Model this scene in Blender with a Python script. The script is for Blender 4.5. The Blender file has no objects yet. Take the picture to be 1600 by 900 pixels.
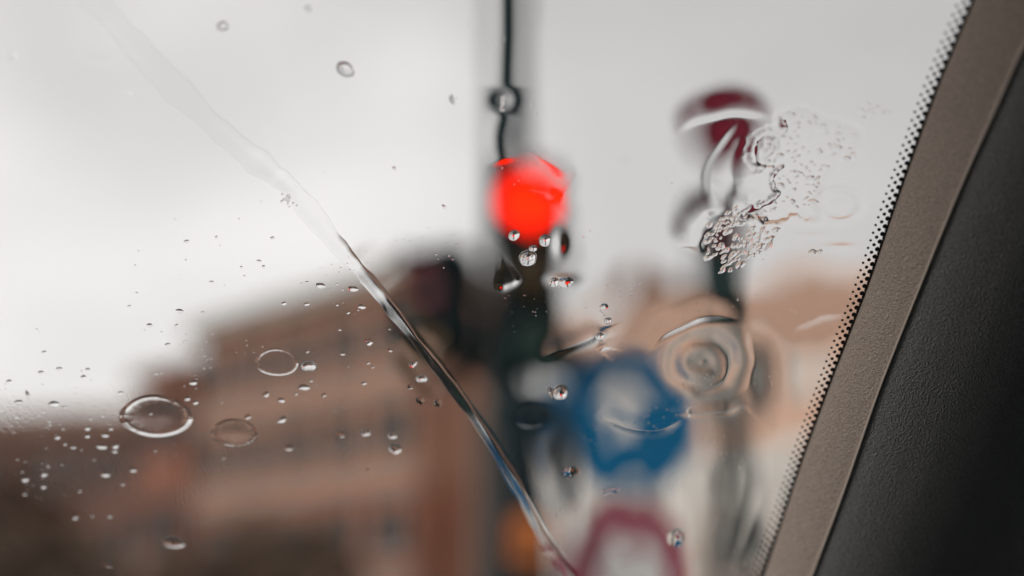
import bpy, bmesh, math, random
import numpy as np
from mathutils import Vector, Matrix
S = bpy.context.scene
COL = S.collection
# ------------------------------------------------------------------ camera
PITCH = math.radians(14)
LENS = 50.0
FP = LENS / 36 * 1600            # focal length in pixels of the 1600-wide photograph
ZF = 0.45                        # focus distance: the windscreen in front of the lens
KT = 0.65                        # rake of the windscreen against the view axis
C0 = Vector((0, 0, 1.25))
RX = Vector((1, 0, 0)); UX = Vector((0, -math.sin(PITCH), math.cos(PITCH))); FX = Vector((0, math.cos(PITCH), math.sin(PITCH)))
cam = bpy.data.cameras.new('camera'); camo = bpy.data.objects.new('camera', cam); COL.objects.link(camo)
camo.location = C0; camo.rotation_euler = (math.pi / 2 + PITCH, 0, 0)
cam.lens = LENS; cam.sensor_width = 36; cam.clip_start = 0.01; cam.clip_end = 3000
cam.dof.use_dof = True; cam.dof.focus_distance = ZF; cam.dof.aperture_fstop = 3.35
S.camera = camo
# ------------------------------------------------------------------ world, sun, exposure
SUN_EL, SUN_ROT = 15, 245
W = bpy.data.worlds.new('World'); S.world = W; W.use_nodes = True
nt = W.node_tree; nt.nodes.clear()
def N(nt, t, **kw):
    n = nt.nodes.new(t)
    for k, v in kw.items(): setattr(n, k, v)
    return n
out = N(nt, 'ShaderNodeOutputWorld'); bg = N(nt, 'ShaderNodeBackground')
sky = N(nt, 'ShaderNodeTexSky', sky_type='NISHITA', sun_disc=False)
sky.sun_elevation = math.radians(SUN_EL); sky.sun_rotation = math.radians(SUN_ROT)
tc = N(nt, 'ShaderNodeTexCoord'); mp = N(nt, 'ShaderNodeMapping'); mp.inputs['Scale'].default_value = (1, 1, 2.0)
mp.inputs['Location'].default_value = (0.62, 0.3, 0.15)
no = N(nt, 'ShaderNodeTexNoise'); no.inputs['Scale'].default_value = 2.3; no.inputs['Detail'].default_value = 3
cr = N(nt, 'ShaderNodeValToRGB')
cr.color_ramp.elements[0].position = 0.36; cr.color_ramp.elements[0].color = (5.2, 5.13, 5.08, 1)
cr.color_ramp.elements[1].position = 0.58; cr.color_ramp.elements[1].color = (6.25, 6.16, 6.1, 1)
mix = N(nt, 'ShaderNodeMixRGB'); mix.inputs['Fac'].default_value = 0.93
L = nt.links.new
L(tc.outputs['Generated'], mp.inputs['Vector']); L(mp.outputs['Vector'], no.inputs['Vector'])
L(no.outputs['Fac'], cr.inputs['Fac']); L(sky.outputs['Color'], mix.inputs['Color1']); 
# the thinner, brighter part of the cloud cover low on the left, the heavier part high on the left
def lobe(px, py, width, amount, prev):
    d = (FX + RX * ((px - 800) / FP) + UX * ((450 - py) / FP)).normalized()
    nv = N(nt, 'ShaderNodeVectorMath', operation='NORMALIZE'); dp = N(nt, 'ShaderNodeVectorMath', operation='DOT_PRODUCT'); dp.inputs[1].default_value = d
    mr = N(nt, 'ShaderNodeMapRange', interpolation_type='SMOOTHERSTEP'); mr.inputs['From Min'].default_value = math.cos(width); mr.inputs['From Max'].default_value = 1
    mr.inputs['To Min'].default_value = 1; mr.inputs['To Max'].default_value = amount
    sc = N(nt, 'ShaderNodeVectorMath', operation='SCALE')
    L(tc.outputs['Generated'], nv.inputs[0]); L(nv.outputs[0], dp.inputs[0]); L(dp.outputs['Value'], mr.inputs['Value'])
    L(prev, sc.inputs[0]); L(mr.outputs[0], sc.inputs['Scale']); return sc.outputs[0]
c_ = lobe(60, 430, .42, 1.6, cr.outputs['Color']); c_ = lobe(290, -20, .19, .80, c_)
L(c_, mix.inputs['Color2'])
L(mix.outputs['Color'], bg.inputs['Color']); bg.inputs['Strength'].default_value = 0.118
L(bg.outputs['Background'], out.inputs['Surface'])
sd = bpy.data.lights.new('sun', 'SUN'); sd.energy = 1.5; sd.angle = math.radians(25); sd.color = (1, .96, .9)
so = bpy.data.objects.new('sun', sd); COL.objects.link(so)
az = math.radians(SUN_ROT)
sdir = Vector((math.sin(az) * math.cos(math.radians(SUN_EL)), math.cos(az) * math.cos(math.radians(SUN_EL)), math.sin(math.radians(SUN_EL))))
so.rotation_euler = sdir.to_track_quat('Z', 'Y').to_euler()
S.view_settings.view_transform = 'Standard'; S.view_settings.look = 'None'
S.view_settings.exposure = 0.0; S.view_settings.gamma = 1
S.render.engine = 'CYCLES'
S.cycles.use_denoising = True
S.cycles.max_bounces = 16; S.cycles.transmission_bounces = 14; S.cycles.diffuse_bounces = 3; S.cycles.glossy_bounces = 4
S.cycles.caustics_refractive = True; S.cycles.caustics_reflective = False
S.cycles.sample_clamp_indirect = 8
random.seed(7); rng = np.random.default_rng(7)

# ------------------------------------------------------------------ helpers
def at(px, py, Y):
    """point seen at pixel (px, py) of the photograph, at world distance Y ahead"""
    d = FX + RX * ((px - 800) / FP) + UX * ((450 - py) / FP)
    return C0 + d * (Y / d.y)
def tag(o, label=None, cat=None, group=None, kind=None):
    if label: o['label'] = label
    if cat: o['category'] = cat
    if group: o['group'] = group
    if kind: o['kind'] = kind
    return o
def empty(name, loc, rz=0):
    o = bpy.data.objects.new(name, None); COL.objects.link(o); o.location = loc; o.rotation_euler = (0, 0, rz); o.empty_display_size = .1
    return o
def link(name, me, parent=None, loc=None):
    o = bpy.data.objects.new(name, me); COL.objects.link(o)
    if parent: o.parent = parent
    if loc is not None: o.location = loc
    return o
def meshobj(name, bm, m, parent=None, loc=None, smooth=None):
    me = bpy.data.meshes.new(name); bm.normal_update(); bm.to_mesh(me); bm.free()
    me.materials.append(m)
    if smooth is not None:
        me.shade_smooth()
        me.set_sharp_from_angle(angle=math.radians(smooth))
    return link(name, me, parent, loc)
def bx(bm, x0, x1, y0, y1, z0, z1, bev=0):
    M = Matrix.Translation(((x0 + x1) / 2, (y0 + y1) / 2, (z0 + z1) / 2)) @ Matrix.Diagonal((x1 - x0, y1 - y0, z1 - z0, 1))
    r = bmesh.ops.create_cube(bm, size=1, matrix=M)
    if bev:
        es = list({e for v in r['verts'] for e in v.link_edges})
        bmesh.ops.bevel(bm, geom=es, offset=bev, segments=2, affect='EDGES')
def cyl(bm, p0, p1, r0, r1=None, n=24, caps=True):
    p0 = Vector(p0); p1 = Vector(p1); r1 = r0 if r1 is None else r1
    q = (p1 - p0).to_track_quat('Z', 'Y').to_matrix().to_4x4()
    bmesh.ops.create_cone(bm, cap_ends=caps, segments=n, radius1=r0, radius2=r1, depth=(p1 - p0).length,
                          matrix=Matrix.Translation((p0 + p1) / 2) @ q)
MATS = {}
def mat(name, col, rough=.7, metal=0, bump=0, bscale=20, var=.12, vscale=3, emit=None, estr=0, spec=.5):
    if name in MATS: return MATS[name]
    m = bpy.data.materials.new(name); m.use_nodes = True; t = m.node_tree; b = t.nodes['Principled BSDF']
    b.inputs['Roughness'].default_value = rough; b.inputs['Metallic'].default_value = metal
    b.inputs['Specular IOR Level'].default_value = spec
    tc = N(t, 'ShaderNodeTexCoord'); n = N(t, 'ShaderNodeTexNoise'); n.inputs['Scale'].default_value = vscale; n.inputs['Detail'].default_value = 6
    r = N(t, 'ShaderNodeValToRGB'); c = col
    r.color_ramp.elements[0].position = .3; r.color_ramp.elements[0].color = (*[x * (1 - var) for x in c], 1)
    r.color_ramp.elements[1].position = .7; r.color_ramp.elements[1].color = (*[min(1, x * (1 + var)) for x in c], 1)
    t.links.new(tc.outputs['Object'], n.inputs['Vector']); t.links.new(n.outputs['Fac'], r.inputs['Fac']); t.links.new(r.outputs['Color'], b.inputs['Base Color'])
    if bump:
        n2 = N(t, 'ShaderNodeTexNoise'); n2.inputs['Scale'].default_value = bscale; n2.inputs['Detail'].default_value = 4
        bn = N(t, 'ShaderNodeBump'); bn.inputs['Strength'].default_value = bump; bn.inputs['Distance'].default_value = .01
        t.links.new(tc.outputs['Object'], n2.inputs['Vector']); t.links.new(n2.outputs['Fac'], bn.inputs['Height']); t.links.new(bn.outputs['Normal'], b.inputs['Normal'])
    if emit:
        b.inputs['Emission Color'].default_value = (*emit, 1); b.inputs['Emission Strength'].default_value = estr
    MATS[name] = m; return m
def glassmat(name, ior, col=(1, 1, 1), bump=None):
    m = bpy.data.materials.new(name); m.use_nodes = True; t = m.node_tree; t.nodes.clear()
    o = N(t, 'ShaderNodeOutputMaterial'); g = N(t, 'ShaderNodeBsdfGlass'); g.inputs['IOR'].default_value = ior
    g.inputs['Roughness'].default_value = 0; g.inputs['Color'].default_value = (*col, 1)
    t.links.new(g.outputs['BSDF'], o.inputs['Surface'])
    return m, t, g, o

# ------------------------------------------------------------------ windscreen frame of reference
GN = (FX + UX * KT).normalized()          # outward normal of the windscreen
GB = (UX - FX * KT).normalized()          # up along the glass
GO = C0 + FX * ZF                         # where the view axis meets it
GC = math.sqrt(1 + KT * KT)
def g_ab(px, py):
    u = (px - 800) / FP; v = (450 - py) / FP; z = ZF / (1 + KT * v)
    return u * z, v * z * GC
def ab_px(a, b):
    y = b / GC; z = ZF - KT * y
    return 800 + a / z * FP, 450 - y / z * FP
def g_pt(a, b, n=0.0): return GO + RX * a + GB * b + GN * n
GM = Matrix(((RX.x, GB.x, GN.x), (RX.y, GB.y, GN.y), (RX.z, GB.z, GN.z))).to_4x4()   # local x, y on the glass, z outwards
def gmat(px, py, n=0.0, rot=0.0, sx=1, sy=1, sz=1):
    a, b = g_ab(px, py)
    return Matrix.Translation(g_pt(a, b, n)) @ GM @ Matrix.Rotation(rot, 4, 'Z') @ Matrix.Diagonal((sx, sy, sz, 1))
def pxm(py):                                # metres on the glass per photo pixel at that row
    v = (450 - py) / FP; return ZF / (1 + KT * v) / FP
T_GLASS = 0.005
N0 = T_GLASS + 0.00015                      # inner face of the water
FILM = 0.0012                               # mean thickness of the film

# ------------------------------------------------------------------ ground
ASPH = mat('asphalt', (.05, .05, .052), .85, bump=.4, bscale=60)
bm = bmesh.new(); bx(bm, -600, 600, -600, 900, -.5, 0); tag(meshobj('ground', bm, mat('ground', (.06, .055, .05), .9)), kind='structure')
bm = bmesh.new(); bx(bm, -5, 3.2, -60, 80, .001, .004); tag(meshobj('road', bm, ASPH), kind='structure')
bm = bmesh.new(); bx(bm, 3.2, 12, 4.5, 27, .001, .13, .01); tag(meshobj('pavement', bm, mat('paving', (.3, .29, .27), .85, bump=.3)), kind='structure')
bm = bmesh.new(); bx(bm, -1.4, 2.6, 5.7, 12, .0045, .13, .01); tag(meshobj('traffic_island', bm, MATS['paving']), kind='structure')

# ------------------------------------------------------------------ buildings
WINGL = mat('window_glass', (.03, .035, .04), .08, var=.05)
FRAME = mat('window_frame', (.5, .48, .45), .5)
def building(name, label, p0, p1, h, depth, storeys, nwin, wmats, roofm, cornm, glass=None, win_w=1.2, win_h=1.7, roofh=1.2):
    """facade from p0 to p1 (ground points), thickness away from the street"""
    p0 = Vector(p0); p1 = Vector(p1); d = (p1 - p0); Lg = d.length
    root = empty(name, p0, math.atan2(d.y, d.x)); tag(root, label, 'building')
    sh = h / storeys
    for k in range(storeys):
        z0 = k * sh; zt = z0 + sh
        # each storey's wall: piers and spandrels round real openings
        b = bmesh.new(); wy0 = z0 + sh * .28; wy1 = min(zt - sh * .18, wy0 + win_h)
        cs = [(i + .5) * Lg / nwin for i in range(nwin)]
        bx(b, 0, Lg, 0, depth, z0, wy0); bx(b, 0, Lg, 0, depth, wy1, zt - .002)
        x = 0
        for c in cs + [None]:
            e = (c - win_w / 2) if c is not None else Lg
            bx(b, x, e, 0.0, .35, wy0 - .001, wy1 + .001)
            if c is not None: x = c + win_w / 2
        bx(b, 0, Lg, .5, depth, wy0 - .001, wy1 + .001)
        meshobj('wall', b, wmats[k % len(wmats)], root)
        for c in cs:
            f = bmesh.new(); w2 = win_w / 2; t = .07
            bx(f, c - w2, c - w2 + t, .14, .22, wy0, wy1); bx(f, c + w2 - t, c + w2, .14, .22, wy0, wy1)
            bx(f, c - w2 + t, c + w2 - t, .14, .22, wy0, wy0 + t); bx(f, c - w2 + t, c + w2 - t, .14, .22, wy1 - t, wy1)
            bx(f, c - .03, c + .03, .14, .21, wy0 + t, wy1 - t)
            wf = meshobj('window', f, FRAME, root)
            f = bmesh.new(); bx(f, c - w2 + .02, c + w2 - .02, .23, .25, wy0 + .02, wy1 - .02); meshobj('pane', f, glass or WINGL, wf)
            f = bmesh.new(); bx(f, c - w2 - .1, c + w2 + .1, -.12, .13, wy0 - .12, wy0 - .003); meshobj('sill', f, cornm, wf)
        if k:
            b = bmesh.new(); bx(b, -.05, Lg + .05, -.1, .3, z0 - .12, z0 + .12); meshobj('string_course', b, cornm, root)
    b = bmesh.new(); bx(b, -.35, Lg + .35, -.45, depth + .3, h + .002, h + .5, .05); meshobj('cornice', b, cornm, root)
    b = bmesh.new()
    vs = [b.verts.new(q) for q in ((-.3, -.35, h + .503), (Lg + .3, -.35, h + .503), (Lg + .3, depth, h + .503), (-.3, depth, h + .503),
                                   (1.2, depth * .45, h + .5 + roofh), (Lg - 1.2, depth * .45, h + .5 + roofh))]
    for f in ((0, 1, 5, 4), (1, 2, 5), (2, 3, 4, 5), (3, 0, 4), (3, 2, 1, 0)): b.faces.new([vs[i] for i in f])
    meshobj('roof', b, roofm, root)
    return root, Lg
BRICK = mat('red_brown_brick', (.40, .155, .10), .9, bump=.5, bscale=9, var=.25, vscale=.8)
TAN = mat('tan_render', (.47, .25, .17), .9, bump=.3, var=.12, vscale=.6)
TAN2 = mat('orange_brown_render', (.38, .16, .10), .9, bump=.3, var=.18, vscale=.7)
PINK = mat('pink_buff_render', (.80, .54, .42), .9, bump=.3, var=.1, vscale=.5)
PALE = mat('pale_grey_render', (.85, .82, .78), .9, bump=.3, var=.08, vscale=.5)
STONE = mat('grey_stone_trim', (.36, .33, .30), .85, bump=.3)
SLATE = mat('slate_roof', (.13, .12, .12), .7, bump=.5)
TILE = mat('brown_roof_tiles', (.24, .14, .10), .85, bump=.5, var=.25)
ROOFTAN = mat('weathered_tile_roof', (.46, .35, .29), .85, bump=.5, var=.2)
def gp(px, py, Y):
    p = at(px, py, Y); return Vector((p.x, p.y, 0))
a0 = at(318, 492, 45); a1 = at(655, 420, 37)
building('corner_building', 'tall tan and red brown building with grey cornice behind the dark side signal', (a0.x, 45, 0), (a1.x, 37, 0), 10.7, 3, 4, 5,
         [BRICK, TAN2, TAN, TAN], SLATE, STONE, roofh=.5, win_w=1.7, win_h=1.9)
b0 = at(222, 560, 47); b1 = at(318, 560, 45.6)
building('brick_building', 'lower red brown brick building at the left end of the tan one', (b0.x, 47.5, 0), (a0.x - .5, 45.8, 0), 9.6, 8, 3, 2, [BRICK], TILE, TILE, roofh=.5)
c0 = at(-160, 655, 60); c1 = at(215, 655, 56)
building('terrace_building', 'low far dark brown terrace at the left edge beyond the hedge', (c0.x, 60, 0), (c1.x, 57, 0), 9.6, 9, 3, 7, [mat('dark_brown_brick', (.26, .14, .11), .9, var=.2, vscale=.6)], TILE, TILE, roofh=1.2)
d0 = at(868, 470, 35); d1 = at(1345, 385, 30)
dv = (Vector((d1.x, 30, 0)) - Vector((d0.x, 35, 0)))
e1 = Vector((d0.x, 35, 0)) + dv * 1.8
rb, lb = building('street_building', 'pink buff building with brown roof behind the round blue sign', (d0.x, 35, 0), e1, 8.5, 8, 3, 8, [PALE, PALE, PINK], ROOFTAN, PINK, mat('pale_window_glass', (.66, .62, .58), .25, spec=.3), roofh=.6, win_w=1.0, win_h=1.4)  # panes in one pale colour near the tone of the walls
# dark gabled dormer on the near building's roof
bm = bmesh.new()
gx = 2.3
for (y0, y1) in ((.2, 3.0),):
    v = [bm.verts.new(q) for q in ((gx - 1.0, y0, 9.0), (gx + 1.0, y0, 9.0), (gx + .9, y0, 9.5), (gx, y0, 10.2), (gx - .9, y0, 9.5),
                                   (gx - 1.0, y1, 9.0), (gx + 1.0, y1, 9.0), (gx + .9, y1, 9.5), (gx, y1, 10.2), (gx - .9, y1, 9.5))]
    for f in ((4, 3, 2, 1, 0), (5, 6, 7, 8, 9), (0, 1, 6, 5), (1, 2, 7, 6), (2, 3, 8, 7), (3, 4, 9, 8), (4, 0, 5, 9)): bm.faces.new([v[i] for i in f])
meshobj('dormer', bm, TILE, rb)

# hedge along the left, seen at the foot of the photo
def leaves(name, label, cat, x0, x1, Y0, Y1, h0, h1, col, n=9000, size=.16, kind=None, trunk=None):
    b = bmesh.new(); r = random.Random(len(name) * 7 + int(x0 * 10))
    for i in range(n):
        x = r.uniform(x0, x1); y = r.uniform(Y0, Y1)
        top = h1 * (.88 + .1 * math.sin(x * 1.7 + 1) + .06 * math.sin(x * 5.1 + y))
        z = r.uniform(h0, top)
        s = size * r.uniform(.6, 1.3); e = Matrix.Rotation(r.uniform(0, 6.3), 3, 'Z') @ Matrix.Rotation(r.uniform(-1.2, 1.2), 3, 'X')
        p = Vector((x, y, z))
        b.faces.new([b.verts.new(p + e @ Vector(q)) for q in ((-s, 0, 0), (0, -s * .5, .02), (s, 0, 0), (0, s * .5, .02))])
    return b
HEDGE = mat('olive_leaves', (.21, .145, .10), .7, var=.4, vscale=2)
bm = leaves('hedge', '', '', -12, -2.2, 20, 22, .1, 3.0, None)
hd = empty('hedge', (-6.8, 21, 0)); tag(hd, 'olive brown hedge along the road below the brick buildings', 'hedge')
h1 = meshobj('foliage', bm, HEDGE, hd); h1.location = (6.8, -21, 0); h1['kind'] = 'stuff'
bm = bmesh.new()
for i in range(14): cyl(bm, (-4.9 + i * .73, 0, 0), (-4.9 + i * .73 + .1, .1, 1.6), .05, .03, 6)
o = meshobj('stem', bm, mat('bark', (.1, .08, .06), .9), hd); o['kind'] = 'stuff'
# second, redder shrub row behind it, left
bm = leaves('shrubs', '', '', -16.5, -9.6, 30, 32, .1, 5.0, None, n=7000, size=.2)
hd = empty('bare_tree_row', (-13, 31, 0)); tag(hd, 'reddish brown row of autumn trees at the left edge under the sky', 'trees')
h1 = meshobj('foliage', bm, mat('autumn_leaves', (.17, .10, .07), .8, var=.35, vscale=1.5), hd); h1.location = (13, -31, 0); h1['kind'] = 'stuff'
bm = bmesh.new()
for i in range(6): cyl(bm, (-3 + i * 1.2, 0, 0), (-3 + i * 1.2 + .1, .1, 3.6), .1, .05, 8)
o = meshobj('trunk', bm, MATS['bark'], hd); o['kind'] = 'stuff'

# ------------------------------------------------------------------ signals and signs
BLACK = mat('signal_black', (.003, .014, .018), .6, var=.15, spec=.2)
POLE = mat('pole_dark', (.006, .02, .025), .6, var=.2, spec=.2)
GALV = mat('galvanised_steel', (.045, .05, .048), .5, .3, var=.15)
REDL = mat('lit_red_lens', (.6, .02, .01), .3, emit=(1, .014, .0), estr=2.5, spec=.1)
AMBL = mat('unlit_amber_lens', (.08, .045, .01), .3); GRNL = mat('unlit_green_lens', (.01, .05, .04), .3)
def signal_head(root, cx, cz, lenses, R=.15, face=-1, depth=.2, hw=None):
    """a column of lenses facing -Y, in the root's own frame"""
    hw = hw or R * 1.13; sp = R * 2.3; n = len(lenses)
    b = bmesh.new(); top = cz + R * 1.4; bot = cz - sp * (n - 1) - R * 1.2
    bx(b, cx - hw, cx + hw, 0, depth, bot, top, .045)
    house = meshobj('housing', b, BLACK, root, smooth=40)
    for k, m in enumerate(lenses):
        z = cz - sp * k
        # domed lens
        b = bmesh.new(); rings = []
        for j in range(6):
            a = j / 5 * math.pi / 2; rr = R * .97 * math.cos(a); yy = -.012 - .03 * math.sin(a)
            rings.append([b.verts.new((cx + rr * math.cos(t), yy, z + rr * math.sin(t))) for t in [i * math.tau / 32 for i in range(32)]] if j < 5 else [b.verts.new((cx, yy, z))])
        for j in range(5):
            for i in range(32):
                if j < 4: b.faces.new((rings[j][i], rings[j][(i + 1) % 32], rings[j + 1][(i + 1) % 32], rings[j + 1][i]))
                else: b.faces.new((rings[j][i], rings[j][(i + 1) % 32], rings[5][0]))
        b.faces.new(list(reversed(rings[0])))
        bmesh.ops.recalc_face_normals(b, faces=b.faces)
        meshobj('lens', b, m, root, smooth=50)
        # visor: an open hood, longer at the top
        b = bmesh.new(); q0 = []; q1 = []; q2 = []; q3 = []
        for i in range(25):
            t = math.radians(-25 + 230 * i / 24); ln = .17 * (.45 + .55 * max(0, math.sin(t)))
            for q, rr, y in ((q0, R * 1.03, 0), (q1, R * 1.03, -ln), (q2, R * 1.0, -ln), (q3, R * 1.0, 0)):
                q.append(b.verts.new((cx + rr * math.cos(t), y, z + rr * math.sin(t))))
        for i in range(24):
            for p, q in ((q0, q1), (q1, q2), (q2, q3)): b.faces.new((p[i], p[i + 1], q[i + 1], q[i]))
        bmesh.ops.recalc_face_normals(b, faces=b.faces)
        meshobj('visor', b, BLACK, root, smooth=50)
    return house
# main signal: lit red lamp, tall mast
Y1 = 7.0
p = at(829, 317, Y1); pb = at(796, 700, Y1)
root = empty('traffic_light', (pb.x, Y1, 0)); tag(root, 'traffic light with glowing red lamp on a tall dark mast', 'traffic light')
# the mast stands just behind the head
bm = bmesh.new(); cyl(bm, (-.01, .26, 2.3), (-.01, .26, 6.2), .115, .11, 24); meshobj('mast', bm, POLE, root, smooth=40)
bm = bmesh.new(); cyl(bm, (.06, .26, 0.131), (.06, .26, 2.45), .165, .155, 24); meshobj('lower_mast', bm, POLE, root, smooth=40)
cx = p.x - pb.x
signal_head(root, cx, p.z, [REDL, AMBL, GRNL], R=.150, hw=.20)
bm = bmesh.new()
for z in (p.z + .05, p.z - .75): bx(bm, -.04, cx, .2, .28, z - .03, z + .03)
meshobj('bracket', bm, POLE, root)
# orange push-button box low on the mast
q = at(826, 842, Y1)
bm = bmesh.new(); bx(bm, q.x - pb.x - .085, q.x - pb.x + .085, .02, .17, q.z - .12, q.z + .13, .02)
bb = tag(meshobj('push_button_box', bm, mat('orange_paint', (.75, .22, .04), .45), None, (pb.x, Y1, 0), smooth=40), 'orange pedestrian push button box low on the dark mast', 'push button')
bm = bmesh.new(); cyl(bm, (q.x - pb.x, .019, q.z), (q.x - pb.x, -.005, q.z), .035, .03); meshobj('button', bm, BLACK, bb, smooth=40)
# side-facing signal, left of the mast
Y2 = 7.5
p = at(668, 440, Y2)
root = empty('side_signal', (p.x, Y2, 0), math.radians(-50)); tag(root, 'unlit black traffic signal turned side on left of the mast', 'traffic light')
DRED = mat('unlit_red_lens', (.16, .02, .03), .35)
signal_head(root, 0, p.z, [DRED, AMBL], R=.13, depth=.24, hw=.165)
bm = bmesh.new(); bx(bm, -.04, .04, .2, .34, p.z - .5, p.z - .42); meshobj('bracket', bm, POLE, root)
bm = bmesh.new(); cyl(bm, (0, .38, .0), (0, .38, p.z - .1), .045, .045, 20); meshobj('post', bm, mat('side_post', (.22, .16, .13), .6), root, smooth=40)
# right pole: dark crimson disc, dark box
Y3 = 9.0
CRIM = mat('crimson_paint', (.22, .01, .03), .5, var=.1, spec=.2); WHITEP = mat('white_paint', (.78, .77, .76), .45, var=.04)
BLUEP = mat('blue_paint', (.0, .14, .31), .5, var=.08, spec=.2)
pp = at(1150, 600, Y3)
root = empty('sign_post', (pp.x, Y3, 0)); tag(root, 'grey post right of the blue sign under a dark red disc', 'post')
bm = bmesh.new(); cyl(bm, (0, 0, 0.13), (0, 0, at(1150, 480, Y3).z), .10, .10, 24); meshobj('pole', bm, GALV, root, smooth=40)
bm = bmesh.new(); q = at(1128, 300, Y3); cyl(bm, (0, 0, at(1150, 480, Y3).z), (0, 0, at(1130, 205, Y3).z), .05, .045, 24); o = meshobj('pole', bm, POLE, root, smooth=40); o['label'] = 'dark upper pole'
def disc_sign(name, label, c, R, base, rim, draw=None, rz=0, rimw=.0):
    r = empty(name, c, rz); tag(r, label, 'sign')
    b = bmesh.new(); cyl(b, (0, .0, 0), (0, .004, 0), R, R, 64); meshobj('face', b, base, r)
    b = bmesh.new(); cyl(b, (0, .005, 0), (0, .03, 0), R * 1.015, R * .99, 64); meshobj('back', b, GALV, r, smooth=40)
    if draw: draw(r, R)
    return r
def crim(r, R):
    b = bmesh.new(); 
    ring(b, R, R * .78, -.002); o = meshobj('rim', b, BLACK, r)
def ring(b, R1, R2, y, n=64, th=.003):
    vv = [[b.verts.new((rr * math.cos(i * math.tau / n), yy, rr * math.sin(i * math.tau / n))) for i in range(n)] for rr, yy in ((R1, y), (R2, y), (R2, y + th - .001), (R1, y + th - .001))]
    for k in range(4):
        for i in range(n): b.faces.new((vv[k][i], vv[k][(i + 1) % n], vv[(k + 1) % 4][(i + 1) % n], vv[(k + 1) % 4][i]))
    bmesh.ops.recalc_face_normals(b, faces=b.faces)
c = at(1134, 205, Y3 - .1)
disc_sign('round_sign', 'dark crimson round sign high on the right hand post', c, .245, CRIM, None, crim)
q = at(1126, 398, Y3 - .2)
r2 = empty('pedestrian_signal', (q.x, q.y, q.z)); tag(r2, 'small unlit black signal box halfway up the right hand post', 'traffic light')
bm = bmesh.new(); bx(bm, -.165, .165, 0, .18, -.40, .40, .03); meshobj('housing', bm, BLACK, r2, smooth=40)
for dz in (.18, -.18):
    bm = bmesh.new(); bx(bm, -.09, .09, -.006, -.001, dz - .09, dz + .09); meshobj('lens', bm, DRED if dz > 0 else GRNL, r2)
# blue round sign with white symbol
Y4 = 7.2
c = at(975, 652, Y4)
def blue(r, R):
    b = bmesh.new(); ring(b, R, R * .94, -.003); meshobj('border', b, WHITEP, r)
    b = bmesh.new()
    pts = [(-.075, -.11), (.075, -.11), (.075, .04), (.19, .04), (0, .265), (-.19, .04), (-.075, .04)]
    fr = [b.verts.new((x, -.004, z)) for x, z in pts]; bk = [b.verts.new((x, -.001, z)) for x, z in pts]
    b.faces.new(fr); b.faces.new(list(reversed(bk)))
    for i in range(len(pts)): b.faces.new((fr[i], bk[i], bk[(i + 1) % 7], fr[(i + 1) % 7]))
    bmesh.ops.recalc_face_normals(b, faces=b.faces)
    meshobj('arrow', b, WHITEP, r)
disc_sign('blue_sign', 'round blue sign with a white arrow between the two posts', c, .41, BLUEP, None, blue)
def redring(r, R):
    b = bmesh.new(); ring(b, R, R * .55, -.003); meshobj('border', b, mat('crimson_border', (.30, .003, .05), .5, var=.08, spec=.2), r)
c2 = at(984, 905, Y4)
disc_sign('prohibition_sign', 'round white sign with thick crimson border below the blue sign', c2, .345, WHITEP, None, redring)
bm = bmesh.new(); cyl(bm, (c.x, Y4 + .08, .13), (c.x, Y4 + .08, c.z + .3), .03, .03, 20)
tag(meshobj('sign_pole', bm, GALV, smooth=40), 'thin grey pole carrying the blue sign and the crimson bordered sign', 'post')

# ------------------------------------------------------------------ windscreen
pane_m, t, g, o_ = glassmat('windscreen_glass', 1.5, (1, .993, .985))
FRIT = mat('black_ceramic_frit', (.004, .005, .009), .5, var=.1)
ws = empty('windscreen', GO); tag(ws, 'raked rain wet windscreen with a dotted black border along the pillar', 'windscreen')
def edge_px(py):
    pts = [(-300, 1665), (-150, 1590), (0, 1522), (135, 1466), (235, 1430), (320, 1400), (450, 1356), (585, 1303), (710, 1257), (890, 1197), (1100, 1124), (1300, 1060)]
    return float(np.interp(py, [q[0] for q in pts], [q[1] for q in pts]))
# pane: a slab wide enough for the whole windscreen
bm = bmesh.new()
P8 = [(-.75, -.45), (.42, -.45), (.42, .30), (-.75, .30)]
f0 = [bm.verts.new(g_pt(a, b, 0) - GO) for a, b in P8]; f1 = [bm.verts.new(g_pt(a, b, T_GLASS) - GO) for a, b in P8]
bm.faces.new(list(reversed(f0))); bm.faces.new(f1)
for i in range(4): bm.faces.new((f0[i], f0[(i + 1) % 4], f1[(i + 1) % 4], f1[i]))
bmesh.ops.recalc_face_normals(bm, faces=bm.faces)
meshobj('pane', bm, pane_m, ws)
# edge curve on the glass (a, b), by arc length, from top down
ec = []
for py in range(-250, 1201, 10):
    ec.append(g_ab(edge_px(py), py))
ec = np.array(ec)
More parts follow.
